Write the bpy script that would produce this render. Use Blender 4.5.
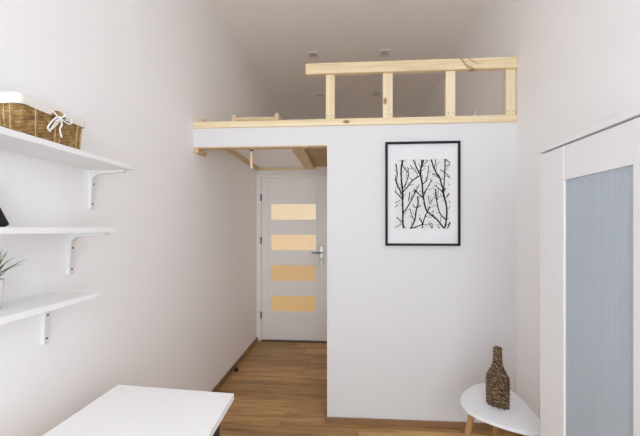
import bpy, bmesh, math, random
from mathutils import Vector, Matrix, noise
random.seed(7)
for o in list(bpy.data.objects):
    bpy.data.objects.remove(o, do_unlink=True)
S = bpy.context.scene
C = S.collection

# ------------------------------------------------------------ camera, daylight, exposure
CAM_H = 1.41
cam_d = bpy.data.cameras.new('camera')
cam = bpy.data.objects.new('camera', cam_d)
C.objects.link(cam)
cam_d.sensor_width = 36.0
cam_d.lens = 20.81
cam_d.shift_y = 11.0 / 640.0
cam_d.clip_start = 0.05
cam.location = (0, 0, CAM_H)
cam.rotation_euler = (math.radians(90), 0, math.radians(4.33))
S.camera = cam

world = bpy.data.worlds.new('sky')
S.world = world
world.use_nodes = True
bg = world.node_tree.nodes['Background']
bg.inputs[0].default_value = (0.86, 0.93, 1.0, 1)
bg.inputs[1].default_value = 1.0

ld = bpy.data.lights.new('window_daylight', 'AREA')
ld.shape = 'RECTANGLE'
ld.size = 2.0
ld.size_y = 1.6
ld.energy = 71
ld.color = (0.83, 0.928, 1.0)
lo = bpy.data.objects.new('window_daylight', ld)
C.objects.link(lo)
lo.location = (0.0, -1.72, 1.42)
lo.rotation_euler = (math.radians(90), 0, 0)

vs = S.view_settings
vs.view_transform = 'Standard'
vs.look = 'None'
vs.exposure = 0.0
vs.gamma = 1.0
vs.use_curve_mapping = False
S.cycles.max_bounces = 18
S.cycles.diffuse_bounces = 16

# ------------------------------------------------------------ helpers
def tag(o, label=None, cat=None, group=None, kind=None):
    if label: o['label'] = label
    if cat: o['category'] = cat
    if group: o['group'] = group
    if kind: o['kind'] = kind
    return o

def empty(name, loc, rz=0.0):
    o = bpy.data.objects.new(name, None)
    o.empty_display_size = 0.05
    C.objects.link(o)
    o.location = loc
    o.rotation_euler = (0, 0, rz)
    return o

class MB:
    """collects shapes; build() links them as one mesh object"""
    def __init__(self):
        self.bm = bmesh.new()

    def box(self, x0, x1, y0, y1, z0, z1, bevel=0.0, seg=1):
        b = bmesh.new()
        v = [b.verts.new((x, y, z)) for x in (x0, x1) for y in (y0, y1) for z in (z0, z1)]
        for f in ((0, 1, 3, 2), (4, 6, 7, 5), (0, 4, 5, 1), (2, 3, 7, 6), (0, 2, 6, 4), (1, 5, 7, 3)):
            b.faces.new([v[i] for i in f])
        if bevel:
            bmesh.ops.bevel(b, geom=b.edges[:], offset=bevel, segments=seg, profile=0.5, affect='EDGES')
        return self.join(b)

    def join(self, b, mat=None):
        me = bpy.data.meshes.new('t')
        if mat: b.transform(mat)
        b.to_mesh(me); b.free()
        self.bm.from_mesh(me)
        bpy.data.meshes.remove(me)
        return self

    def prism(self, pts, axis, a, b_, bevel=0.0, seg=2):
        """2-D outline extruded along an axis from a to b_"""
        def P(p, t):
            if axis == 'x': return (t, p[0], p[1])
            if axis == 'y': return (p[0], t, p[1])
            return (p[0], p[1], t)
        b = bmesh.new()
        lo_ = [b.verts.new(P(p, a)) for p in pts]
        hi = [b.verts.new(P(p, b_)) for p in pts]
        n = len(pts)
        b.faces.new(lo_[::-1]); b.faces.new(hi)
        for i in range(n):
            b.faces.new((lo_[i], lo_[(i + 1) % n], hi[(i + 1) % n], hi[i]))
        bmesh.ops.recalc_face_normals(b, faces=b.faces[:])
        if bevel:
            ed = [e for e in b.edges if (e.verts[0] in lo_) == (e.verts[1] in lo_)]
            bmesh.ops.bevel(b, geom=ed, offset=bevel, segments=seg, profile=0.5, affect='EDGES')
        return self.join(b)

    def loft(self, rings, closed=True, caps=True):
        b = bmesh.new()
        R_ = [[b.verts.new(p) for p in r] for r in rings]
        n = len(R_[0])
        for i in range(len(R_) - 1):
            for k in range(n if closed else n - 1):
                k2 = (k + 1) % n
                b.faces.new((R_[i][k], R_[i][k2], R_[i + 1][k2], R_[i + 1][k]))
        if caps and closed:
            b.faces.new(R_[0][::-1]); b.faces.new(R_[-1])
        bmesh.ops.recalc_face_normals(b, faces=b.faces[:])
        return self.join(b)

    def tube(self, pts, rad, n=8, cyclic=False):
        pts = [Vector(p) for p in pts]
        m = len(pts)
        if not isinstance(rad, (list, tuple)): rad = [rad] * m
        rings = []
        up = None
        for i, p in enumerate(pts):
            if cyclic: t = pts[(i + 1) % m] - pts[i - 1]
            else: t = pts[min(i + 1, m - 1)] - pts[max(i - 1, 0)]
            t.normalize()
            if up is None:
                up = Vector((0, 0, 1)) if abs(t.z) < 0.9 else Vector((1, 0, 0))
            s = t.cross(up)
            if s.length < 1e-6: s = t.orthogonal()
            s.normalize()
            u = s.cross(t).normalized()
            up = u
            rings.append([tuple(p + rad[i] * (math.cos(a) * s + math.sin(a) * u))
                          for a in (2 * math.pi * k / n for k in range(n))])
        if cyclic:
            rings.append(rings[0])
            return self.loft(rings, caps=False)
        return self.loft(rings)

    def lathe(self, prof, c, n=24):
        rings = [[(c[0] + r * math.cos(2 * math.pi * k / n), c[1] + r * math.sin(2 * math.pi * k / n), z)
                  for k in range(n)] for r, z in prof]
        return self.loft(rings)

    def build(self, name, mat, parent=None, smooth=False, base=None):
        """base: world point taken as the object's origin (top-level meshes)"""
        me = bpy.data.meshes.new(name)
        if base is not None:
            self.bm.transform(Matrix.Translation(-Vector(base)))
        elif parent is not None:
            w = Vector((0, 0, 0)); q = parent
            while q is not None:
                w += q.location; q = q.parent
            self.bm.transform(Matrix.Translation(-w))
        self.bm.to_mesh(me); self.bm.free()
        if smooth:
            me.polygons.foreach_set('use_smooth', [True] * len(me.polygons))
            try: me.set_sharp_from_angle(angle=math.radians(smooth if smooth is not True else 40))
            except Exception: pass
        me.materials.append(mat)
        o = bpy.data.objects.new(name, me)
        C.objects.link(o)
        if base is not None: o.location = base
        if parent is not None: o.parent = parent
        return o

def copy_tree(o, parent=None):
    c = o.copy(); C.objects.link(c); c.parent = parent
    for k in list(o.children): copy_tree(k, c)
    return c

# ------------------------------------------------------------ materials
def nmat(name):
    m = bpy.data.materials.new(name); m.use_nodes = True
    nt = m.node_tree
    return m, nt, nt.nodes['Principled BSDF']

def plain(name, col, rough=0.5, metal=0.0, spec=0.5, bump=0.0, bscale=200.0, var=0.0):
    m, nt, p = nmat(name)
    p.inputs['Base Color'].default_value = (*col, 1)
    p.inputs['Roughness'].default_value = rough
    p.inputs['Metallic'].default_value = metal
    p.inputs['Specular IOR Level'].default_value = spec
    if bump or var:
        tc = nt.nodes.new('ShaderNodeTexCoord')
        n = nt.nodes.new('ShaderNodeTexNoise'); n.inputs['Scale'].default_value = bscale
        n.inputs['Detail'].default_value = 3
        nt.links.new(tc.outputs['Object'], n.inputs['Vector'])
        if bump:
            b = nt.nodes.new('ShaderNodeBump'); b.inputs['Strength'].default_value = bump
            b.inputs['Distance'].default_value = 0.002
            nt.links.new(n.outputs['Fac'], b.inputs['Height'])
            nt.links.new(b.outputs['Normal'], p.inputs['Normal'])
        if var:
            r = nt.nodes.new('ShaderNodeValToRGB')
            r.color_ramp.elements[0].position = 0.3; r.color_ramp.elements[1].position = 0.7
            r.color_ramp.elements[0].color = (*[c * (1 - var) for c in col], 1)
            r.color_ramp.elements[1].color = (*[min(1, c * (1 + var)) for c in col], 1)
            nt.links.new(n.outputs['Fac'], r.inputs['Fac'])
            nt.links.new(r.outputs['Color'], p.inputs['Base Color'])
    return m

def wood(name, dark, mid, light, axis, freq=26.0, stretch=0.045, rough=0.5, objvar=0.12, spec=0.35, knots=False):
    """grain running along an axis; every object gets its own cut and tone"""
    m, nt, p = nmat(name)
    N, L = nt.nodes.new, nt.links.new
    tc = N('ShaderNodeTexCoord'); oi = N('ShaderNodeObjectInfo')
    off = N('ShaderNodeVectorMath'); off.operation = 'SCALE'
    cmb = N('ShaderNodeCombineXYZ')
    for i in range(3): L(oi.outputs['Random'], cmb.inputs[i])
    L(cmb.outputs[0], off.inputs[0]); off.inputs['Scale'].default_value = 37.0
    add = N('ShaderNodeVectorMath'); add.operation = 'ADD'
    L(tc.outputs['Object'], add.inputs[0]); L(off.outputs[0], add.inputs[1])
    mp = N('ShaderNodeMapping')
    sc = [1.0, 1.0, 1.0]; sc['xyz'.index(axis)] = stretch
    mp.inputs['Scale'].default_value = sc
    L(add.outputs[0], mp.inputs['Vector'])
    n1 = N('ShaderNodeTexNoise'); n1.inputs['Scale'].default_value = freq
    n1.inputs['Detail'].default_value = 5; n1.inputs['Roughness'].default_value = 0.62
    n1.inputs['Distortion'].default_value = 0.6
    L(mp.outputs[0], n1.inputs['Vector'])
    n2 = N('ShaderNodeTexNoise'); n2.inputs['Scale'].default_value = freq * 5
    n2.inputs['Detail'].default_value = 3
    L(mp.outputs[0], n2.inputs['Vector'])
    mx = N('ShaderNodeMix'); mx.data_type = 'FLOAT'; mx.inputs['Factor'].default_value = 0.32
    L(n1.outputs['Fac'], mx.inputs[2]); L(n2.outputs['Fac'], mx.inputs[3])
    fac = mx.outputs[0]
    r = N('ShaderNodeValToRGB'); e = r.color_ramp.elements
    e[0].position = 0.34; e[0].color = (*dark, 1)
    e[1].position = 0.66; e[1].color = (*light, 1)
    q = e.new(0.5); q.color = (*mid, 1)
    L(fac, r.inputs['Fac'])
    col = r.outputs['Color']
    if knots:
        vo = N('ShaderNodeTexVoronoi'); vo.inputs['Scale'].default_value = 3.4
        mk = N('ShaderNodeMapping'); s2 = [1.6, 1.6, 1.6]; s2['xyz'.index(axis)] = 0.8
        mk.inputs['Scale'].default_value = s2
        L(add.outputs[0], mk.inputs['Vector']); L(mk.outputs[0], vo.inputs['Vector'])
        kr = N('ShaderNodeValToRGB'); ke = kr.color_ramp.elements
        ke[0].position = 0.045; ke[0].color = (1, 1, 1, 1); ke[1].position = 0.085; ke[1].color = (0, 0, 0, 1)
        L(vo.outputs['Distance'], kr.inputs['Fac'])
        km = N('ShaderNodeMix'); km.data_type = 'RGBA'
        L(kr.outputs['Color'], km.inputs['Factor']); L(col, km.inputs[6])
        km.inputs[7].default_value = (dark[0] * .45, dark[1] * .36, dark[2] * .3, 1)
        col = km.outputs[2]
    hs = N('ShaderNodeHueSaturation')
    mr = N('ShaderNodeMapRange'); mr.inputs[3].default_value = 1 - objvar; mr.inputs[4].default_value = 1 + objvar
    L(oi.outputs['Random'], mr.inputs[0]); L(mr.outputs[0], hs.inputs['Value'])
    L(col, hs.inputs['Color']); L(hs.outputs[0], p.inputs['Base Color'])
    b = N('ShaderNodeBump'); b.inputs['Strength'].default_value = 0.12; b.inputs['Distance'].default_value = 0.001
    L(fac, b.inputs['Height']); L(b.outputs['Normal'], p.inputs['Normal'])
    p.inputs['Roughness'].default_value = rough
    p.inputs['Specular IOR Level'].default_value = spec
    return m

M = {}
M['wall'] = plain('wall_paint', (0.924, 0.917, 0.925), 0.85, spec=0.2, bump=0.05, bscale=260)
M['ceiling'] = plain('ceiling_paint', (0.935, 0.903, 0.888), 0.9, spec=0.2, bump=0.05, bscale=240)
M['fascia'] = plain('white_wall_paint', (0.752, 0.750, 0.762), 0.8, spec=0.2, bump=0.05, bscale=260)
M['white'] = plain('white_lacquer', (0.86, 0.86, 0.87), 0.35, spec=0.4)
M['white_door'] = plain('white_door_foil', (0.93, 0.925, 0.92), 0.42, spec=0.35)
M['desk'] = plain('white_desk_laminate', (0.94, 0.94, 0.95), 0.32, spec=0.4)
M['table'] = plain('white_table_lacquer', (0.82, 0.83, 0.85), 0.3, spec=0.4)
M['wardrobe'] = plain('white_wardrobe_foil', (0.82, 0.825, 0.84), 0.4, spec=0.35)
M['bracket'] = plain('white_powder_coat', (0.78, 0.78, 0.77), 0.45)
M['black'] = plain('black_powder_coat', (0.012, 0.012, 0.014), 0.5)
M['hole'] = plain('dark_screw', (0.03, 0.028, 0.025), 0.5)
M['frame_black'] = plain('black_frame_lacquer', (0.016, 0.015, 0.017), 0.6, spec=0.2)
M['paper'] = plain('poster_paper', (0.80, 0.79, 0.815), 0.7, spec=0.2)
M['print'] = plain('print_ground', (0.75, 0.745, 0.745), 0.7, spec=0.2)
M['ink'] = plain('black_ink', (0.018, 0.016, 0.017), 0.7, spec=0.2)
M['steel'] = plain('brushed_steel', (0.34, 0.33, 0.315), 0.30, metal=1.0)
M['hinge'] = plain('dark_hinge_steel', (0.22, 0.21, 0.20), 0.4, metal=0.9)
M['lamp_frame'] = plain('spotlight_frame', (0.80, 0.76, 0.75), 0.5)
M['lamp_glass'] = plain('spotlight_lamp', (0.56, 0.52, 0.51), 0.3)
M['plug'] = plain('white_socket_plastic', (0.85, 0.85, 0.85), 0.35)
M['cloth'] = plain('white_cotton', (0.80, 0.775, 0.73), 0.95, spec=0.1, bump=0.35, bscale=420)
M['string'] = plain('white_cord', (0.88, 0.87, 0.84), 0.9, spec=0.1)
M['leaf'] = plain('plant_green', (0.085, 0.13, 0.04), 0.5, bscale=60, var=0.5)
M['pot'] = plain('white_ceramic', (0.84, 0.85, 0.86), 0.25)
M['soil'] = plain('potting_soil', (0.04, 0.028, 0.02), 0.95, bump=0.6, bscale=120)
M['rod_cap'] = plain('dark_rubber', (0.02, 0.018, 0.017), 0.6)
M['skirting'] = wood('oak_skirting', (0.22, 0.12, 0.058), (0.28, 0.16, 0.08), (0.33, 0.195, 0.10), 'y', 30, 0.05, 0.5, 0.03)
M['skirting_x'] = wood('oak_skirting_cross', (0.22, 0.12, 0.058), (0.28, 0.16, 0.08), (0.33, 0.195, 0.10), 'x', 30, 0.05, 0.5, 0.03)
M['floor'] = wood('oak_laminate', (0.20, 0.105, 0.035), (0.43, 0.247, 0.095), (0.60, 0.38, 0.165), 'x', 13, 0.09, 0.42, 0.20)
M['pine_x'] = wood('pine_grain_x', (0.66, 0.48, 0.26), (0.80, 0.65, 0.42), (0.87, 0.75, 0.54), 'x', 22, 0.03, 0.55, 0.03, knots=True)
M['pine_y'] = wood('pine_grain_y', (0.58, 0.40, 0.20), (0.68, 0.51, 0.30), (0.76, 0.60, 0.38), 'y', 22, 0.03, 0.55, 0.03)
M['pine_z'] = wood('pine_grain_z', (0.70, 0.53, 0.31), (0.82, 0.69, 0.47), (0.88, 0.78, 0.58), 'z', 24, 0.03, 0.55, 0.03, knots=True)
def swirl(m, cx, cz):
    """dark growth rings of one big knot cut lengthwise"""
    nt = m.node_tree; N, L = nt.nodes.new, nt.links.new
    p = nt.nodes['Principled BSDF']; src = p.inputs['Base Color'].links[0].from_socket
    tc = N('ShaderNodeTexCoord'); mp = N('ShaderNodeMapping')
    mp.inputs['Location'].default_value = (-cx, 0, -cz * .8); mp.inputs['Scale'].default_value = (1, 0, .8)
    L(tc.outputs['Object'], mp.inputs['Vector'])
    ns = N('ShaderNodeTexNoise'); ns.inputs['Scale'].default_value = 9.0
    L(mp.outputs[0], ns.inputs['Vector'])
    ln = N('ShaderNodeVectorMath'); ln.operation = 'LENGTH'; L(mp.outputs[0], ln.inputs[0])
    ad = N('ShaderNodeMath'); ad.operation = 'MULTIPLY_ADD'; ad.inputs[1].default_value = .035
    L(ns.outputs['Fac'], ad.inputs[0]); L(ln.outputs['Value'], ad.inputs[2])
    r_ = N('ShaderNodeValToRGB'); e = r_.color_ramp.elements
    e[0].position = 0.0; e[0].color = (0, 0, 0, 1); e[1].position = 1.0; e[1].color = (0, 0, 0, 1)
    for pos, v in ((.100, 0), (.107, .85), (.114, .05), (.136, .12), (.146, 1), (.155, 0)):
        q = e.new(pos); q.color = (v, v, v, 1)
    L(ad.outputs[0], r_.inputs['Fac'])
    mx = N('ShaderNodeMix'); mx.data_type = 'RGBA'
    sx = N('ShaderNodeSeparateXYZ'); L(mp.outputs[0], sx.inputs[0])
    lt = N('ShaderNodeMapRange'); lt.inputs[1].default_value = -.02; lt.inputs[2].default_value = .05
    lt.inputs[3].default_value = 1; lt.inputs[4].default_value = 0
    L(sx.outputs['X'], lt.inputs[0])
    mu = N('ShaderNodeMath'); mu.operation = 'MULTIPLY'; L(lt.outputs[0], mu.inputs[0]); L(r_.outputs['Color'], mu.inputs[1])
    L(mu.outputs[0], mx.inputs['Factor']); L(src, mx.inputs[6]); mx.inputs[7].default_value = (.30, .17, .07, 1)
    L(mx.outputs[2], p.inputs['Base Color'])
    return m
M['pine_rail'] = swirl(wood('pine_grain_rail', (0.66, 0.48, 0.26), (0.80, 0.65, 0.42), (0.87, 0.75, 0.54), 'x', 22, 0.03, 0.55, 0.03), .47, .47)
M['ply'] = wood('spruce_board', (0.42, 0.25, 0.12), (0.54, 0.35, 0.18), (0.64, 0.45, 0.26), 'x', 16, 0.05, 0.6, 0.10)
M['threshold'] = wood('dark_threshold', (0.09, 0.05, 0.028), (0.12, 0.068, 0.038), (0.16, 0.09, 0.05), 'x', 30, 0.05, 0.5, 0.02)
M['deck'] = wood('pale_deck_board', (0.66, 0.53, 0.38), (0.74, 0.62, 0.46), (0.80, 0.69, 0.53), 'x', 14, 0.05, 0.6, 0.04)  # unseen deck top, made pale to bounce light up into the loft
M['table_leg'] = wood('oak_table_leg', (0.34, 0.19, 0.07), (0.42, 0.25, 0.10), (0.50, 0.32, 0.14), 'z', 40, 0.05, 0.45, 0.04)

# amber frosted panes, corridor light put in as emission, stronger in the upper panes
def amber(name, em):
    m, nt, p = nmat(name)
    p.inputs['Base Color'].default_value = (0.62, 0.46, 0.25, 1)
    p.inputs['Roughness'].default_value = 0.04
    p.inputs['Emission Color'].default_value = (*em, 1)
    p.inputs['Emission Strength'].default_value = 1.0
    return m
AMBER = [amber('amber_frosted_glass_glow', e) for e in ((.50, .42, .31), (.44, .34, .22), (.27, .17, .075), (.28, .17, .07))]

# fluted frosted glass of the wardrobe
m, nt, p = nmat('fluted_frosted_glass')
p.inputs['Base Color'].default_value = (0.50, 0.55, 0.61, 1)
p.inputs['Roughness'].default_value = 0.18
p.inputs['IOR'].default_value = 1.45
p.inputs['Transmission Weight'].default_value = 0.18
M['fluted'] = m

def wicker(name, cols, scale):
    m, nt, p = nmat(name)
    N, L = nt.nodes.new, nt.links.new
    tc = N('ShaderNodeTexCoord'); n = N('ShaderNodeTexNoise')
    n.inputs['Scale'].default_value = scale; n.inputs['Detail'].default_value = 2
    L(tc.outputs['Object'], n.inputs['Vector'])
    r = N('ShaderNodeValToRGB'); e = r.color_ramp.elements
    e[0].position = 0.33; e[0].color = (*cols[0], 1)
    e[1].position = 0.68; e[1].color = (*cols[2], 1)
    q = e.new(0.5); q.color = (*cols[1], 1)
    L(n.outputs['Fac'], r.inputs['Fac']); L(r.outputs['Color'], p.inputs['Base Color'])
    p.inputs['Roughness'].default_value = 0.6
    return m
M['rattan'] = wicker('golden_rattan', ((0.22, 0.12, 0.035), (0.36, 0.215, 0.075), (0.50, 0.33, 0.14)), 45)
M['rattan_pale'] = wicker('pale_rattan', ((0.40, 0.27, 0.11), (0.52, 0.37, 0.17), (0.60, 0.45, 0.24)), 45)
M['seagrass'] = wicker('brown_seagrass', ((0.030, 0.016, 0.008), (0.11, 0.062, 0.030), (0.40, 0.27, 0.15)), 95)

# ------------------------------------------------------------ the room
XL, XR = -1.15, 1.175          # side walls
YB, YF, YD, YE = -1.6, 2.69, 4.6, 6.45   # window wall, loft front, door wall, loft end
ZC = 3.32
XP = -0.152                    # left edge of the wall below the loft
LF = 2.208                     # top of the loft deck
def struct(o): o['kind'] = 'structure'; return o

fl = struct(MB().box(XL - .1, XR + .1, YB - .1, YD + .1, -0.06, -0.008).build('floor', M['skirting_x'], base=(0, 0, -0.06)))
# laminate planks, rows running across the room
PW, PL = 0.192, 1.285
random.seed(11)
y = YB
row = 0
while y < YD - 0.001:
    y1 = min(y + PW, YD + 0.02)
    xr = XR if y < YF + 0.05 else XP + 0.02
    x = XL - random.uniform(0.05, 1.15)
    while x < xr:
        a, b = max(x, XL), min(x + PL, xr)
        if b - a > 0.03:
            MB().box(a + .0006, b - .0006, y + .0006, y1 - .0006, -0.008, 0.0, bevel=0.0009)\
                .build('plank', M['floor'], fl)
        x += PL
    y = y1
    row += 1

struct(MB().box(XL - .1, XL, YB - .1, YE + .1, -0.06, ZC + .1).build('wall_left', M['wall'], base=(XL, 2.5, 0)))
struct(MB().box(XR, XR + .1, YB - .1, YE + .1, -0.06, ZC + .1).build('wall_right', M['wall'], base=(XR, 2.5, 0)))
struct(MB().box(XL, XR, YB - .1, YE + .1, ZC, ZC + .1).build('ceiling', M['ceiling'], base=(0, 2.5, ZC)))
struct(MB().box(XL, XR, YE, YE + .1, 1.9, ZC).build('wall_loft', M['wall'], base=(0, YE, LF)))
# wall below the loft and the white fascia over the doorway, one plastered face
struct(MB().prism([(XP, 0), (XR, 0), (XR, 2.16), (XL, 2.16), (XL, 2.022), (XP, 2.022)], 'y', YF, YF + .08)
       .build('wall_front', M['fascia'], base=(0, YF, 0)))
struct(MB().box(XP, XP + .08, YF + .08, YD, 0, 2.19).build('wall_alcove', M['wall'], base=(XP, 3.5, 0)))
DX0, DX1, DZ = -1.128, -0.212, 2.095
struct(MB().box(XL, DX0, YD, YD + .12, 0, 2.19).box(DX1, XP + .08, YD, YD + .12, 0, 2.19)
       .box(DX0, DX1, YD, YD + .12, DZ, 2.19).build('wall_door', M['wall'], base=(-.65, YD, 0)))
# wall behind the camera with its window
WX0, WX1, WZ0, WZ1 = -1.02, 1.02, 0.60, 2.25
struct(MB().box(XL, WX0, YB - .1, YB, 0, ZC).box(WX1, XR, YB - .1, YB, 0, ZC)
       .box(WX0, WX1, YB - .1, YB, 0, WZ0).box(WX0, WX1, YB - .1, YB, WZ1, ZC)
       .build('wall_back', M['wall'], base=(0, YB, 0)))
win = struct(empty('window_1', (0, YB - .05, WZ0)))
f = MB()
for a, b in ((WX0, WX0 + .06), (-.04, .04), (WX1 - .06, WX1)): f.box(a, b, YB - .08, YB - .02, WZ0, WZ1, .004)
for a, b in ((WZ0, WZ0 + .06), (WZ1 - .06, WZ1)): f.box(WX0 + .06, WX1 - .06, YB - .08, YB - .02, a, b, .004)
f.build('window_frame', M['white'], win)
MB().box(WX0 - .05, WX1 + .05, YB, YB + .12, WZ0 - .03, WZ0, .004).build('window_sill', M['white'], win)

# skirting boards and the dark threshold under the door
struct(MB().box(DX0 + .036, DX1 - .036, YD - .03, YD + .05, 0, .010, .002).build('trim_3', M['threshold'], base=(-.67, YD, 0)))
struct(MB().box(XL, XL + .014, YB, YD, 0, .045, .003).build('baseboard_left', M['skirting'], base=(XL, 2, 0)))
struct(MB().box(XP - .012, XR, YF - .014, YF, 0, .045, .003).build('baseboard_front', M['skirting_x'], base=(.5, YF, 0)))
struct(MB().box(XP - .014, XP, YF, YD, 0, .045, .003).build('baseboard_alcove', M['skirting'], base=(XP, 3.5, 0)))
struct(MB().box(XR - .014, XR, YB, YF - .014, 0, .045, .003).build('baseboard_right', M['skirting'], base=(XR, 1, 0)))

# ------------------------------------------------------------ loft deck, edge boards and railing
deck = struct(MB().box(XL, XR, YF + .08, YE, LF - .006, LF).build('floor_loft', M['deck'], base=(0, 4, LF)))
yy = YF + .08
for k in range(7):
    w = (YD - YF - .08) / 7
    MB().box(-.409, XP, yy + .0015, yy + w - .0015, 2.19, LF - .006, .002).build('plank', M['ply'], deck)
    yy += w
struct(MB().box(XL, XR, YF - .014, YF + .08, 2.16, LF, .002).build('trim_1', M['pine_x'], base=(0, YF, 2.16)))
struct(MB().box(XL, XP, YF + .004, YF + .08, 2.014, 2.022).build('trim_2', M['pine_y'], base=(-.65, YF, 2.014)))

rail = empty('loft_railing', (0.43, YF, LF))
tag(rail, 'pine guard railing with four posts along the loft edge', 'railing')
MB().box(-.306, XR - .002, YF - .034, YF + .012, 2.528, 2.606, .004).build('top_rail', M['pine_rail'], rail)
for i, (a, b) in enumerate(((-.161, -.096), (.250, .319), (.690, .757), (1.100, 1.168))):
    po = MB().box(a, b, YF - .012, YF + .034, LF, 2.528, .003).build('post', M['pine_z'], rail)
    for sx in (-.016, .016):
        xm = (a + b) / 2 + sx
        s = MB().tube([(xm, YF - .013, LF + .022), (xm, YF - .0115, LF + .022)], .004, 8)
        s.build('screw', M['hinge'], po)

def batten(lbl, *bx):
    o = MB().box(*bx, .002).build('wooden_batten', M['pine_y'], base=(bx[0], bx[2], bx[4]))
    return tag(o, lbl, 'batten')
batten('short pine batten on the left wall on top of the loft edge', XL + .001, XL + .034, YF + .09, YF + .27, LF, LF + .055)
batten('short pine batten on the left wall under the white fascia', XL + .001, XL + .034, YF + .004, YF + .17, 1.984, 2.0135)

# guard frame at the loft's left end
g = empty('hatch_guard_frame', (-.81, 3.2, LF))
tag(g, 'small low pine frame standing on the left end of the loft', 'frame')
MB().box(-1.022, -.98, 3.18, 3.22, LF, 2.412, .002).build('post', M['pine_z'], g)
MB().box(-.634, -.602, 3.18, 3.22, LF, 2.417, .002).build('post', M['pine_z'], g)
MB().box(-.98, -.634, 3.185, 3.215, 2.362, 2.39, .002).build('crossbar', M['pine_x'], g)

# framed white hatch in the alcove ceiling
h = empty('ceiling_hatch', (-.78, 3.7, 2.15))
tag(h, 'white hatch panel with pine frame in the ceiling above the door', 'hatch')
MB().box(XL + .001, XL + .05, YF + .082, YD - .001, 2.15, 2.2, .002).build('frame_beam', M['pine_y'], h)
MB().box(XL + .05, -.409, YD - .045, YD - .001, 2.15, 2.2, .002).build('frame_beam', M['pine_x'], h)
MB().box(XL + .05, -.409, YF + .082, YF + .125, 2.15, 2.2, .002).build('frame_beam', M['pine_x'], h)
bmx = MB().box(-.525, -.41, YF + .125, YD - .045, 2.15, 2.2, .002).build('frame_beam', M['ply_y'] if 'ply_y' in M else M['pine_y'], h)
MB().box(XL + .05, -.525, YF + .125, YD - .045, 2.176, 2.19).build('hatch_panel', M['white_door'], h)

r = empty('pull_rod', (-.741, YF + .11, 1.872))
tag(r, 'short pale wooden pull rod with dark cap hanging under the fascia', 'rod')
MB().tube([(-.741, YF + .11, 1.872), (-.741, YF + .11, 1.876), (-.741, YF + .11, 2.012)], [.009, .0115, .0115], 12).build('rod', M['pine_z'], r, smooth=True)
MB().tube([(-.741, YF + .11, 2.008), (-.741, YF + .11, 2.034)], .015, 12).build('cap', M['rod_cap'], r, smooth=True)
MB().tube([(-.741, YF + .11, 2.034), (-.741, YF + .11, 2.15)], .003, 6).build('cord', M['rod_cap'], r)

# ------------------------------------------------------------ door
door = struct(empty('door_1', (-.67, YD, 0)))
MB().box(DX0, DX0 + .036, YD - .012, YD + .1, 0, DZ, .003).box(DX1 - .036, DX1, YD - .012, YD + .1, 0, DZ, .003)\
    .box(DX0 + .036, DX1 - .036, YD - .012, YD + .1, DZ - .036, DZ, .003).build('door_frame', M['white_door'], door)
LX0, LX1, LZ0, LZ1 = DX0 + .04, DX1 - .04, .012, DZ - .04
SX0, SX1 = -1.006, -.378
y0, y1 = YD + .004, YD + .044
MB().box(LX0, SX0 - .001, y0, y1, LZ0, LZ1, .003).build('stile', M['white_door'], door)
MB().box(SX1 + .001, LX1, y0, y1, LZ0, LZ1, .003).build('stile', M['white_door'], door)
panes = [(1.721, 1.529), (1.337, 1.144), (.952, .759), (.566, .378)]
PX0, PX1 = -.967, -.405
edges = [LZ1] + [v for pz in panes for v in pz] + [LZ0]
for k in range(5):
    zt, zb = edges[2 * k], edges[2 * k + 1]
    MB().box(SX0, SX1, y0 + .001, y1, zb + .001, zt - .001, .003).build('rail', M['white_door'], door)
for k, (zt, zb) in enumerate(panes):
    MB().box(SX0, PX0, y0 + .001, y1, zb, zt).box(PX1, SX1, y0 + .001, y1, zb, zt).build('pane_stop', M['white_door'], door)
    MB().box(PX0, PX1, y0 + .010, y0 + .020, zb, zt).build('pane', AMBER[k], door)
for z in (1.765, 1.225, .285):
    MB().tube([(LX0 - .004, YD - .014, z), (LX0 - .004, YD - .014, z + .085)], .011, 10).build('hinge', M['hinge'], door, smooth=True)
hd = MB().box(-.352, -.308, y0 - .009, y0 + .001, .955, 1.198, .004, 2).build('door_handle', M['steel'], door)
MB().tube([(-.33, y0 - .004, 1.115), (-.33, y0 - .05, 1.115), (-.342, y0 - .058, 1.115), (-.448, y0 - .058, 1.115)], .0105, 10).build('lever', M['steel'], hd, smooth=True)
MB().tube([(-.33, y0 - .014, 1.03), (-.33, y0 - .004, 1.03)], .013, 12).build('keyhole', M['hinge'], hd, smooth=True)

ds = MB().lathe([(.017, 0), (.02, .004), (.02, .022), (.015, .032), (.006, .035)], (-1.105, 3.60), 16)
tag(ds.build('door_stop', M['black'], smooth=True, base=(-1.105, 3.60, 0)), 'small black rubber door stop on the floor by the left wall', 'door stop')

# wall socket on the loft
so = empty('wall_socket', (XR, 3.54, 2.47))
tag(so, 'white wall socket low on the right wall of the loft', 'socket')
MB().box(XR - .012, XR - .0005, 3.50, 3.58, 2.43, 2.51, .003).build('plate', M['plug'], so)
MB().tube([(XR - .020, 3.54, 2.47), (XR - .011, 3.54, 2.47)], .024, 16).build('outlet', M['plug'], so)

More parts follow.
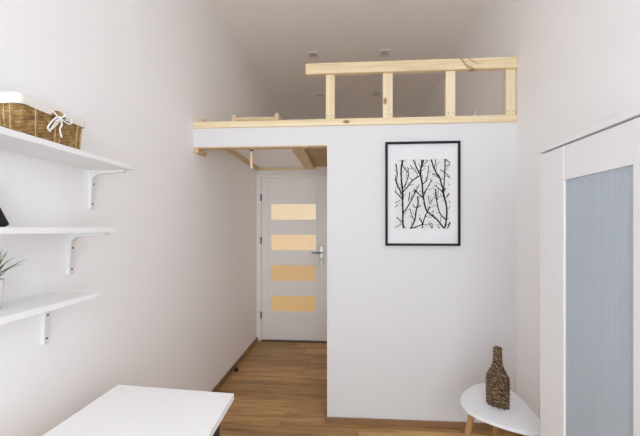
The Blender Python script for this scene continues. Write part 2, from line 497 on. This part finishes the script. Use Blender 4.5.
# recessed spotlights
def spot(x, y_, lbl):
    t = empty('recessed_spotlight', (x, y_, ZC))
    tag(t, lbl, 'spotlight', 'recessed ceiling spotlights')
    f = MB()
    for a, b, c_, d in ((-.055, .055, -.07, -.045), (-.055, .055, .045, .07), (-.055, -.035, -.045, .045), (.035, .055, -.045, .045)):
        f.box(x + a, x + b, y_ + c_, y_ + d, ZC - .008, ZC - .0005, .001)
    f.build('frame', M['lamp_frame'], t)
    MB().box(x - .034, x + .034, y_ - .044, y_ + .044, ZC - .004, ZC - .0005).build('lamp', M['lamp_glass'], t)
spot(-.378, 4.04, 'square ceiling spotlight left of the front pair above the loft')
spot(.396, 4.05, 'square ceiling spotlight right of the front pair above the loft')
spot(-.398, 5.26, 'square ceiling spotlight left of the far pair seen through the railing')
spot(.396, 5.27, 'square ceiling spotlight right of the far pair seen through the railing')

# ------------------------------------------------------------ framed poster
PX, PZ = .528, 1.291
pw, ph = .522, .740
pic = empty('framed_poster', (PX, YF, PZ))
tag(pic, 'black framed poster of bare black branches on the white wall', 'picture')
x0, x1 = PX - pw / 2, PX + pw / 2
fw = .016
def bar(pts):
    b = bmesh.new()
    yb, yf = YF - .001, YF - .024
    vs_ = [b.verts.new((p[0], yb, p[1])) for p in pts] + [b.verts.new((p[0], yf, p[1])) for p in pts]
    b.faces.new(vs_[:4]); b.faces.new(vs_[4:][::-1])
    for i in range(4): b.faces.new((vs_[i], vs_[(i + 1) % 4], vs_[4 + (i + 1) % 4], vs_[4 + i]))
    bmesh.ops.recalc_face_normals(b, faces=b.faces[:])
    return MB().join(b)
z0, z1 = PZ, PZ + ph
for pts in ([(x0, z0), (x1, z0), (x1 - fw, z0 + fw), (x0 + fw, z0 + fw)], [(x0, z1), (x1, z1), (x1 - fw, z1 - fw), (x0 + fw, z1 - fw)],
            [(x0, z0), (x0, z1), (x0 + fw, z1 - fw), (x0 + fw, z0 + fw)], [(x1, z0), (x1, z1), (x1 - fw, z1 - fw), (x1 - fw, z0 + fw)]):
    bar(pts).build('frame_bar', M['frame_black'], pic)
MB().box(x0 + fw, x1 - fw, YF - .012, YF - .002, z0 + fw, z1 - fw).build('paper', M['paper'], pic)
qx0, qx1, qz0, qz1 = .332, .722, 1.413, 1.909
pr = MB().box(qx0 + .004, qx1 - .004, YF - .0128, YF - .012, qz0, qz1).build('print', M['print'], pic)
BR = [(0.032,(0.146,0.01),(0.119,0.141),(0.123,0.304),(0.146,0.45),(0.15,0.588)),(0.018,(0.146,0.01),(0.15,0.095),(0.207,0.159),(0.252,0.213),(0.241,0.268),(0.207,0.341),(0.162,0.413)),(0.02,(0.026,0.068),(0.041,0.159),(0.048,0.231),(0.014,0.282),(0.032,0.341),(0.082,0.431),(0.128,0.495)),(0.025,(0.023,0.282),(0.041,0.35),(0.087,0.435),(0.128,0.495)),(0.023,(0.15,0.477),(0.23,0.404),(0.32,0.313),(0.434,0.25),(0.479,0.228)),(0.014,(0.286,0.268),(0.314,0.313)),(0.011,(0.246,0.132),(0.252,0.213)),(0.032,(0.524,0.013),(0.479,0.122),(0.468,0.231),(0.495,0.341),(0.502,0.431),(0.524,0.588)),(0.023,(0.336,0.013),(0.4,0.132),(0.456,0.222)),(0.014,(0.275,0.086),(0.354,0.159),(0.418,0.217)),(0.018,(0.49,0.013),(0.479,0.122)),(0.014,(0.604,0.023),(0.513,0.095),(0.486,0.132)),(0.016,(0.615,0.095),(0.593,0.25),(0.57,0.322),(0.509,0.359)),(0.018,(0.672,0.301),(0.604,0.395),(0.524,0.495)),(0.018,(0.343,0.431),(0.422,0.495),(0.518,0.549)),(0.016,(0.445,0.368),(0.388,0.459),(0.332,0.549),(0.298,0.588)),(0.027,(0.661,0.01),(0.695,0.113),(0.751,0.204),(0.808,0.268),(0.831,0.341),(0.865,0.422),(0.876,0.504),(0.894,0.588)),(0.016,(0.74,0.01),(0.717,0.141),(0.729,0.186)),(0.016,(0.676,0.21),(0.74,0.231),(0.797,0.282)),(0.023,(0.899,0.01),(0.903,0.122),(0.894,0.25),(0.887,0.359),(0.876,0.468)),(0.014,(0.899,0.01),(0.994,0.068),(0.91,0.113)),(0.016,(0.813,0.159),(0.899,0.195),(0.995,0.282)),(0.016,(0.713,0.377),(0.785,0.422),(0.865,0.468)),(0.011,(0.921,0.422),(0.887,0.477)),(0.011,(0.967,0.364),(0.995,0.377)),(0.011,(0.014,0.459),(0.071,0.522)),(0.014,(0.275,0.477),(0.252,0.588)),(0.014,(0.74,0.431),(0.735,0.522),(0.774,0.588)),(0.011,(0.967,0.495),(0.921,0.559)),(0.011,(0.604,0.531),(0.615,0.588)),(0.011,(0.434,0.068),(0.479,0.141)),(0.032,(0.142,0.444),(0.142,0.563),(0.149,0.741),(0.149,0.9),(0.162,0.998)),(0.02,(0.006,0.464),(0.08,0.523),(0.142,0.583)),(0.012,(0.006,0.632),(0.105,0.592)),(0.012,(0.006,0.692),(0.068,0.652)),(0.022,(0.377,0.454),(0.34,0.533),(0.253,0.662),(0.154,0.781)),(0.015,(0.278,0.474),(0.253,0.612)),(0.027,(0.414,0.543),(0.422,0.642),(0.389,0.741),(0.365,0.87),(0.303,0.979),(0.273,0.998)),(0.015,(0.328,0.672),(0.389,0.701),(0.476,0.672)),(0.015,(0.278,0.711),(0.315,0.82),(0.357,0.89)),(0.017,(0.036,0.836),(0.142,0.91)),(0.012,(0.006,0.989),(0.125,0.929)),(0.012,(0.167,0.963),(0.204,0.995)),(0.02,(0.303,0.995),(0.426,0.963),(0.501,0.929),(0.439,0.85)),(0.03,(0.501,0.444),(0.525,0.583),(0.563,0.721),(0.624,0.781),(0.748,0.86),(0.884,0.995)),(0.022,(0.365,0.444),(0.513,0.563)),(0.017,(0.563,0.444),(0.538,0.523)),(0.012,(0.6,0.523),(0.637,0.662),(0.686,0.563)),(0.022,(0.637,0.682),(0.575,0.781),(0.525,0.88),(0.496,0.998)),(0.015,(0.662,0.771),(0.711,0.741)),(0.015,(0.686,0.781),(0.711,0.86)),(0.022,(0.736,0.444),(0.753,0.583),(0.785,0.721),(0.835,0.81),(0.921,0.88)),(0.012,(0.699,0.543),(0.753,0.573),(0.798,0.533)),(0.032,(0.859,0.444),(0.897,0.563),(0.929,0.682),(0.934,0.801),(0.921,0.9),(0.897,0.998)),(0.015,(0.822,0.444),(0.884,0.523)),(0.025,(0.995,0.91),(0.946,0.998)),(0.012,(0.934,0.553),(0.983,0.503)),(0.012,(0.978,0.602),(0.995,0.632)),(0.015,(0.612,0.919),(0.674,0.995),(0.669,0.919)),(0.015,(0.773,0.959),(0.81,0.998)),(0.012,(0.822,0.91),(0.835,0.82))]
ink = bmesh.new()
random.seed(21)
for b in list(BR):
    if len(b) < 4: continue
    for q in range(len(b) - 2):
        (ua, va), (ub, vb) = b[1 + q], b[2 + q]
        t = random.uniform(.2, .8); sgn = random.choice((-1, 1))
        an = math.atan2(vb - va, ub - ua) + sgn * random.uniform(.5, .9) + (math.pi if vb > va else 0)
        le = random.uniform(.05, .11)
        u, v = ua + (ub - ua) * t, va + (vb - va) * t
        e_ = (min(.99, max(.01, u + le * math.cos(an))), min(.99, max(.01, v + le * .8 * math.sin(an))))
        BR.append((.0075, (u, v), ((u + e_[0]) / 2 + .008 * sgn, (v + e_[1]) / 2), e_))
for n_, b in enumerate(BR):
    w = b[0] * (qx1 - qx0) * 0.5 * .95
    pts = [Vector((qx0 + u * (qx1 - qx0), qz1 - v * (qz1 - qz0))) for u, v in b[1:]]
    yk = YF - .0131 - .00001 * n_
    # smooth the hand-drawn line
    sm = []
    for i in range(len(pts) - 1):
        p0, p1, p2, p3 = pts[max(i - 1, 0)], pts[i], pts[i + 1], pts[min(i + 2, len(pts) - 1)]
        for t in (0, .25, .5, .75):
            sm.append(.5 * ((2 * p1) + (-p0 + p2) * t + (2 * p0 - 5 * p1 + 4 * p2 - p3) * t * t + (-p0 + 3 * p1 - 3 * p2 + p3) * t ** 3))
    sm.append(pts[-1])
    L_, R_ = [], []
    for i, p in enumerate(sm):
        d = sm[min(i + 1, len(sm) - 1)] - sm[max(i - 1, 0)]
        d.normalize()
        nrm = Vector((-d.y, d.x)) * w * (1 + .25 * noise.noise(Vector((p.x * 60, p.y * 60, n_))))
        L_.append(ink.verts.new((p.x + nrm.x, yk, p.y + nrm.y)))
        R_.append(ink.verts.new((p.x - nrm.x, yk, p.y - nrm.y)))
    for i in range(len(sm) - 1):
        ink.faces.new((L_[i], R_[i], R_[i + 1], L_[i + 1]))
MB().join(ink).build('branch_drawing', M['ink'], pr)

# ------------------------------------------------------------ wall shelves with brackets
def bracket(sh, yc, zt):
    """L-shaped bracket: wall leg, arm and a rounded inner corner"""
    xw, ya, yb = XL, yc - .0125, yc + .0125
    out = [(xw, zt), (xw + .165, zt), (xw + .165, zt - .010), (xw + .060, zt - .0165)]
    for k in range(6):
        a = math.radians(90 + 90 * k / 5)
        out.append((xw + .050 + .032 * math.cos(a), zt - .050 + .032 * math.sin(a)))
    out += [(xw + .012, zt - .165), (xw + .012, zt - .172), (xw, zt - .172)]
    o = MB().prism(out, 'y', ya, yb, .0012, 1).build('bracket', M['bracket'], sh, smooth=30)
    for z, xx in ((zt - .062, .0172), (zt - .150, .0128)):
        MB().tube([(xw + xx - .004, yc, z), (xw + xx + .001, yc, z)], .0045, 10).build('screw', M['hole'], o)

def shelf(ye, zb, lbl, yb):
    s = empty('wall_shelf', (XL, ye - .45, zb))
    tag(s, lbl, 'shelf', 'white wall shelves')
    MB().box(XL + .0005, -.95, ye - .95, ye, zb, zb + .020, .0015, 1).build('board', M['white'], s)
    bracket(s, yb, zb - .0005)
    bracket(s, yb - .62, zb - .0005)
shelf(1.585, 1.672, 'white wall shelf carrying the wicker basket, highest of three', 1.571)
shelf(1.462, 1.395, 'white wall shelf in the middle, under the basket shelf', 1.446)
shelf(1.350, 1.147, 'white wall shelf holding the potted plant, lowest of three', 1.318)

# wicker basket with a cotton liner
BZ = 1.6925
bk = empty('wicker_basket', (-1.072, 1.197, BZ))
tag(bk, 'golden wicker basket with white cotton liner on the top shelf', 'basket')
def rrect(cx, cy, hx, hy, r, n=6):
    pts = []
    for sx, sy, a0 in ((1, 1, 0), (-1, 1, 90), (-1, -1, 180), (1, -1, 270)):
        for k in range(n + 1):
            a = math.radians(a0 + 90 * k / n)
            pts.append((cx + sx * (hx - r) + r * math.cos(a), cy + sy * (hy - r) + r * math.sin(a)))
    return pts
def resample(pts, n):
    pts = [Vector(p) for p in pts]; m = len(pts)
    seg = [(pts[(i + 1) % m] - pts[i]).length for i in range(m)]
    tot = sum(seg); out = []; i = 0; acc = 0
    for k in range(n):
        d = tot * k / n
        while acc + seg[i] < d: acc += seg[i]; i += 1
        out.append(pts[i] + (pts[(i + 1) % m] - pts[i]) * ((d - acc) / seg[i]))
    return out
BH = .128
def bring(t, off=0.0, n=160):
    hx = .064 + .006 * t + off; hy = .134 + .008 * t + off
    return resample(rrect(-1.072, 1.197, hx, hy, .018), n)
wv = MB()
rows, NS = 22, 40
for k in range(rows):
    t = (k + .5) / rows
    base = bring(t, 0.0, 160)
    pts = []
    for i, p in enumerate(base):
        nx = base[(i + 1) % 160] - base[i - 1]; nrm = Vector((nx.y, -nx.x)).normalized()
        o_ = .0014 * math.cos(math.pi * i / 4 + math.pi * k)
        q = p + nrm * o_
        pts.append((q.x, q.y, BZ + .003 + t * (BH - .004) + .0004 * noise.noise(Vector((p.x * 40, p.y * 40, k)))))
    wv.tube(pts, .0030, 5, cyclic=True)
w_ = wv.build('weave', M['rattan'], bk, smooth=True); w_['kind'] = 'stuff'
st = MB()
b0, b1 = bring(0, .0022, 40), bring(1, .0022, 40)
for i in (0, 5, 6, 10, 14, 15, 19, 25, 26, 30, 34, 35, 39):
    st.tube([(b0[i].x, b0[i].y, BZ + .001), (b1[i].x, b1[i].y, BZ + BH)], .0023, 6)
s_ = st.build('stakes', M['rattan_pale'], bk, smooth=True); s_['kind'] = 'stuff'
MB().loft([[(p.x, p.y, BZ + .001) for p in bring(0, -.004, 60)], [(p.x, p.y, BZ + .004) for p in bring(0, -.004, 60)]]).build('base', M['rattan'], bk)
MB().tube([(p.x, p.y, BZ + BH) for p in bring(1, .0, 80)], .0045, 8, cyclic=True).build('rim', M['rattan_pale'], bk, smooth=True)
def lring(off, dz, wob, n=120):
    base = bring(1, off, n)
    out = []
    for i, p in enumerate(base):
        w = wob * noise.noise(Vector((p.x * 30, p.y * 30, dz * 50)))
        out.append((p.x, p.y, BZ + BH + dz + w))
    return out
lin = MB()
rr = [lring(.0058, -.026, .003), lring(.0072, -.013, .002), lring(.0068, .002, .0016), lring(.003, .0075, .001),
      lring(-.004, .0065, .001), lring(-.0075, -.004, .001), lring(-.008, -.06, 0), lring(-.009, -.118, 0)]
lin.loft(rr, caps=False)
ln = lin.build('liner', M['cloth'], bk, smooth=True)
# handle opening under the liner with the tied cord
hx_ = -1.072 + .064 + .006 + .0075
yc_ = 1.203
hp = []
for k in range(13):
    a = math.pi * k / 12
    hp.append((hx_ + .001, yc_ - .030 * math.cos(a), BZ + BH - .026 + .021 * math.sin(a)))
MB().loft([[(x, yq, z) for x, yq, z in hp], [(x + .0012, yq, z) for x, yq, z in hp]]).build('handle_opening', M['rattan'], bk)
bow = MB()
kx, kz = hx_ + .004, BZ + BH - .029
def cat(pts, n=6):
    pts = [Vector(p) for p in pts]; out = []
    for i in range(len(pts) - 1):
        p0, p1, p2, p3 = pts[max(i - 1, 0)], pts[i], pts[i + 1], pts[min(i + 2, len(pts) - 1)]
        for j in range(n):
            t = j / n
            out.append(.5 * ((2 * p1) + (-p0 + p2) * t + (2 * p0 - 5 * p1 + 4 * p2 - p3) * t * t + (-p0 + 3 * p1 - 3 * p2 + p3) * t ** 3))
    out.append(pts[-1]); return out
def bp(dy, dz, dx=0.0): return (kx + dx, yc_ + dy * 1.35, kz + dz * 1.45)
bow.tube(cat([bp(0, 0), bp(-.014, -.002, .005), bp(-.034, -.020, .006), bp(-.040, -.034, .003), bp(-.030, -.034, .002), bp(-.012, -.016, .004), bp(0, 0)]), .0027, 6)
bow.tube(cat([bp(0, 0), bp(.014, .008, .005), bp(.032, .008, .006), bp(.038, .000, .004), bp(.026, -.006, .003), bp(0, 0)]), .0027, 6)
bow.tube(cat([bp(0, 0), bp(.004, -.014, .004), bp(-.001, -.026, .002), bp(.006, -.044, .001)]), .0027, 6)
bow.tube(cat([bp(0, 0), bp(-.014, -.010, .004), bp(-.026, -.026, .004), bp(-.034, -.040, .002)]), .0023, 6)
bow.tube(cat([bp(-.022, .012, -.002), bp(-.010, .004, .001), bp(0, 0)]), .0023, 6)
bow.tube(cat([bp(0.020, .014, -.002), bp(.010, .006, .001), bp(0, 0)]), .0023, 6)
bow.tube([bp(-.004, .002, .002), bp(.004, -.002, .002)], .0045, 8)
bow.build('cord_bow', M['string'], bk, smooth=True)

# dark photo frame leaning on the middle shelf
SZ2 = 1.4155
pf = empty('photo_frame', (-1.03, .945, SZ2))
tag(pf, 'black photo frame leaning against the wall on the middle shelf', 'photo frame')
ang = math.atan2(.09, .155)
def lean(u, v, d):       # u along the wall, v up the frame, d out of its face
    return (-1.032 - v * math.sin(ang) + d * math.cos(ang), u, SZ2 + .0006 + v * math.cos(ang) + d * math.sin(ang))
def lbox(u0, u1, v0, v1, d0, d1):
    b = bmesh.new()
    v = [b.verts.new(lean(u, v_, d)) for u in (u0, u1) for v_ in (v0, v1) for d in (d0, d1)]
    for f_ in ((0, 1, 3, 2), (4, 6, 7, 5), (0, 4, 5, 1), (2, 3, 7, 6), (0, 2, 6, 4), (1, 5, 7, 3)): b.faces.new([v[i] for i in f_])
    bmesh.ops.recalc_face_normals(b, faces=b.faces[:])
    return b
u0, u1, vh = .85, 1.042, .165
fb = MB()
for q in ((u0, u1, 0, .022), (u0, u1, vh - .022, vh), (u0, u0 + .022, .022, vh - .022), (u1 - .022, u1, .022, vh - .022)):
    fb.join(lbox(*q, 0, .016))
fb.build('frame', M['frame_black'], pf)
MB().join(lbox(u0 + .02, u1 - .02, .02, vh - .02, .001, .008)).build('photo', M['hole'], pf)

# potted grass plant on the bottom shelf
SZ3 = 1.1675
pc = (-1.066, 1.012)
pl = empty('potted_plant', (*pc, SZ3))
tag(pl, 'small green spiky plant in a white pot on the bottom shelf', 'plant')
MB().lathe([(.034, SZ3 + .0005), (.037, SZ3 + .004), (.044, SZ3 + .088), (.045, SZ3 + .092), (.041, SZ3 + .092), (.040, SZ3 + .080)], pc, 28).build('pot', M['pot'], pl, smooth=True)
MB().lathe([(.040, SZ3 + .07), (.040, SZ3 + .081)], pc, 20).build('soil', M['soil'], pl)
random.seed(5)
for k in range(48):
    a = k * 2.399; ln_ = random.uniform(.075, .112); tilt = random.uniform(.25, 1.0) if k % 5 else .15
    d = Vector((math.cos(a), math.sin(a), 0)); b = bmesh.new(); prev = None
    sd = Vector((-d.y, d.x, 0))
    p0 = Vector((*pc, SZ3 + .079)) + d * random.uniform(.004, .020)
    vsx = []
    for i in range(6):
        t = i / 5
        an = tilt * (.6 + .6 * t)
        c_ = p0 + (d * math.sin(an) + Vector((0, 0, 1)) * math.cos(an)) * ln_ * t
        c_.x = max(c_.x, XL + .004)
        w = .0058 * (1 - t) ** .6 + .0003
        up = (Vector((0, 0, 1)) * math.sin(an) - d * math.cos(an)) * w * .5
        vsx.append([b.verts.new(c_ + sd * w), b.verts.new(c_ - up), b.verts.new(c_ - sd * w), b.verts.new(c_ + up * .2)])
    for i in range(5):
        for j in range(4): b.faces.new((vsx[i][j], vsx[i][(j + 1) % 4], vsx[i + 1][(j + 1) % 4], vsx[i + 1][j]))
    bmesh.ops.recalc_face_normals(b, faces=b.faces[:])
    MB().join(b).build('leaf', M['leaf'], pl, smooth=True)

# ------------------------------------------------------------ desk
dk = empty('desk', (-.73, 1.0, 0))
tag(dk, 'white desk top on black square legs under the shelves', 'desk')
TZ = .742
MB().prism([(-.990, .42), (-.985, 1.520), (-.462, 1.473), (-.425, .42)], 'z', TZ - .027, TZ, .002, 2).build('desk_top', M['desk'], dk)
for x, yq in ((-.955, 1.385), (-.520, 1.385), (-.955, .47), (-.49, .47)):
    MB().box(x - .0225, x + .0225, yq - .0225, yq + .0225, 0, TZ - .027, .002).build('leg', M['black'], dk)
MB().box(-.9325, -.5425, 1.372, 1.397, TZ - .058, TZ - .027).build('crossbar', M['black'], dk)

# ------------------------------------------------------------ side table
TB = .46
pts = [(.624, 2.118), (.614, 2.060), (.622, 1.995), (.654, 1.935), (.70, 1.887), (.745, 1.850), (.795, 1.818), (.840, 1.798), (.880, 1.792),
       (.915, 1.806), (.938, 1.845), (.952, 1.905), (.962, 1.98), (.968, 2.06), (.972, 2.15), (.962, 2.235), (.935, 2.300), (.893, 2.342), (.845, 2.355),
       (.79, 2.337), (.735, 2.292), (.69, 2.238), (.65, 2.178)]
cp = []
n = len(pts)
for i in range(n):
    p0, p1, p2, p3 = (Vector(pts[(i + k) % n]) for k in (-1, 0, 1, 2))
    for t in (0, .25, .5, .75):
        cp.append(.5 * ((2 * p1) + (-p0 + p2) * t + (2 * p0 - 5 * p1 + 4 * p2 - p3) * t * t + (-p0 + 3 * p1 - 3 * p2 + p3) * t ** 3))
tb = empty('side_table', (.81, 2.06, 0))
tag(tb, 'small white egg-shaped side table on splayed wooden legs', 'table')
MB().prism([(p.x, p.y) for p in cp], 'z', TB - .018, TB, .004, 3).build('table_top', M['table'], tb, smooth=30)
for (ax, ay), (bx_, by_) in (((.69, 2.09), (.59, 2.08)), ((.87, 2.22), (.87, 2.30)), ((.885, 1.93), (.925, 1.88))):
    MB().tube([(bx_, by_, 0.0), (bx_, by_, .003), (ax, ay, TB - .018)], [.010, .011, .0185], 14).build('leg', M['table_leg'], tb, smooth=True)

# wicker bottle
bc = (.803, 2.058)
bo = empty('wicker_bottle', (*bc, TB))
tag(bo, 'brown woven wicker bottle standing on the white side table', 'bottle')
prof = [(0, .0525), (.03, .0545), (.10, .056), (.145, .055), (.162, .051), (.18, .0405), (.20, .028), (.22, .0205), (.25, .0165), (.28, .0155), (.300, .016), (.310, .0145), (.317, .009)]
def brad(z):
    for (za, ra), (zb, rb) in zip(prof, prof[1:]):
        if za <= z <= zb: return ra + (rb - ra) * (z - za) / (zb - za)
    return prof[-1][1]
ea = math.radians(-46)
def bpt(z, a, off=0.0):
    r = brad(z)
    flat = .60 + .40 * max(0, min(1, (z - .15) / .08))
    x, yq = (r + off) * math.cos(a), (r * flat + off) * math.sin(a)
    return (bc[0] + x * math.cos(ea) - yq * math.sin(ea), bc[1] + x * math.sin(ea) + yq * math.cos(ea), TB + .001 + z)
MB().loft([[bpt(z, 2 * math.pi * k / 32, -.003) for k in range(32)] for z in [i * .317 / 40 for i in range(41)]]).build('body', M['seagrass'], bo, smooth=True)
wb = MB()
random.seed(3)
for k in range(33):
    z = .005 + k * .0095
    nw = 11 if z < .17 else 5
    ptsb = []
    for i in range(96):
        a = 2 * math.pi * i / 96
        ptsb.append(bpt(min(z + .0012 * math.sin(a * 3 + k), .317), a, .0024 * math.cos(nw * a + math.pi * k)))
    wb.tube(ptsb, [.0050 + .0014 * math.cos(nw * 2 * math.pi * i / 96 + math.pi * k) + .0008 * noise.noise(Vector((i * .4, k, 0))) for i in range(96)], 6, cyclic=True)
ob = wb.build('weave', M['seagrass'], bo, smooth=True); ob['kind'] = 'stuff'

# ------------------------------------------------------------ wardrobe with fluted glass door
wd = empty('wardrobe', (.985, 1.27, 0))
tag(wd, 'tall white wardrobe with ribbed frosted glass door', 'wardrobe')
WX, WY0, WY1, WT = .80, .925, 1.612, 1.744
b = MB()
b.box(WX + .022, XR - .018, WY1 - .018, WY1, 0, WT - .022).box(WX + .022, XR - .018, WY0, WY0 + .018, 0, WT - .022)
b.box(XR - .026, XR - .018, WY0 + .018, WY1 - .018, 0, WT - .022).box(WX + .03, XR - .026, WY0 + .018, WY1 - .018, .05, .068)
b.build('body', M['wardrobe'], wd)
MB().box(WX - .004, XR - .018, WY0 - .003, WY1 + .006, WT - .019, WT, .0015).build('top_panel', M['wardrobe'], wd)
for z in (.46, .87, 1.28):
    MB().box(WX + .05, XR - .026, WY0 + .018, WY1 - .018, z, z + .018).build('shelf_board', M['wardrobe'], wd)
dr = MB()
GY0, GY1, GZ0, GZ1 = 1.105, 1.442, .20, 1.592
dz1 = WT - .025
dr.box(WX, WX + .02, GY1, WY1 - .001, .03, dz1, .001).box(WX, WX + .02, WY0 + .001, GY0, .03, dz1, .001)
dr.box(WX + .0012, WX + .02, GY0, GY1, GZ1, dz1, .0006).box(WX + .0012, WX + .02, GY0, GY1, .03, GZ0, .0006)
dro = dr.build('door', M['wardrobe'], wd)
rg = []
npit = 32
for i in range(npit * 6 + 1):
    yq = GY0 + (GY1 - GY0) * i / (npit * 6)
    dx = .0042 * abs(math.sin(math.pi * i / 6))
    rg.append((WX + .011 - dx, yq))
poly = rg + [(WX + .014, GY1), (WX + .014, GY0)]
MB().prism(poly, 'z', GZ0, GZ1).build('glass_pane', M['fluted'], dro, smooth=50)
MB().tube([(WX - .022, WY0 + .05, .95), (WX + .001, WY0 + .05, .95)], [.012, .008], 14).build('knob', M['steel'], dro, smooth=True)
MB().box(WX + .03, XR - .03, WY0 + .02, WY1 - .02, 0, .05).build('plinth', M['wardrobe'], wd)
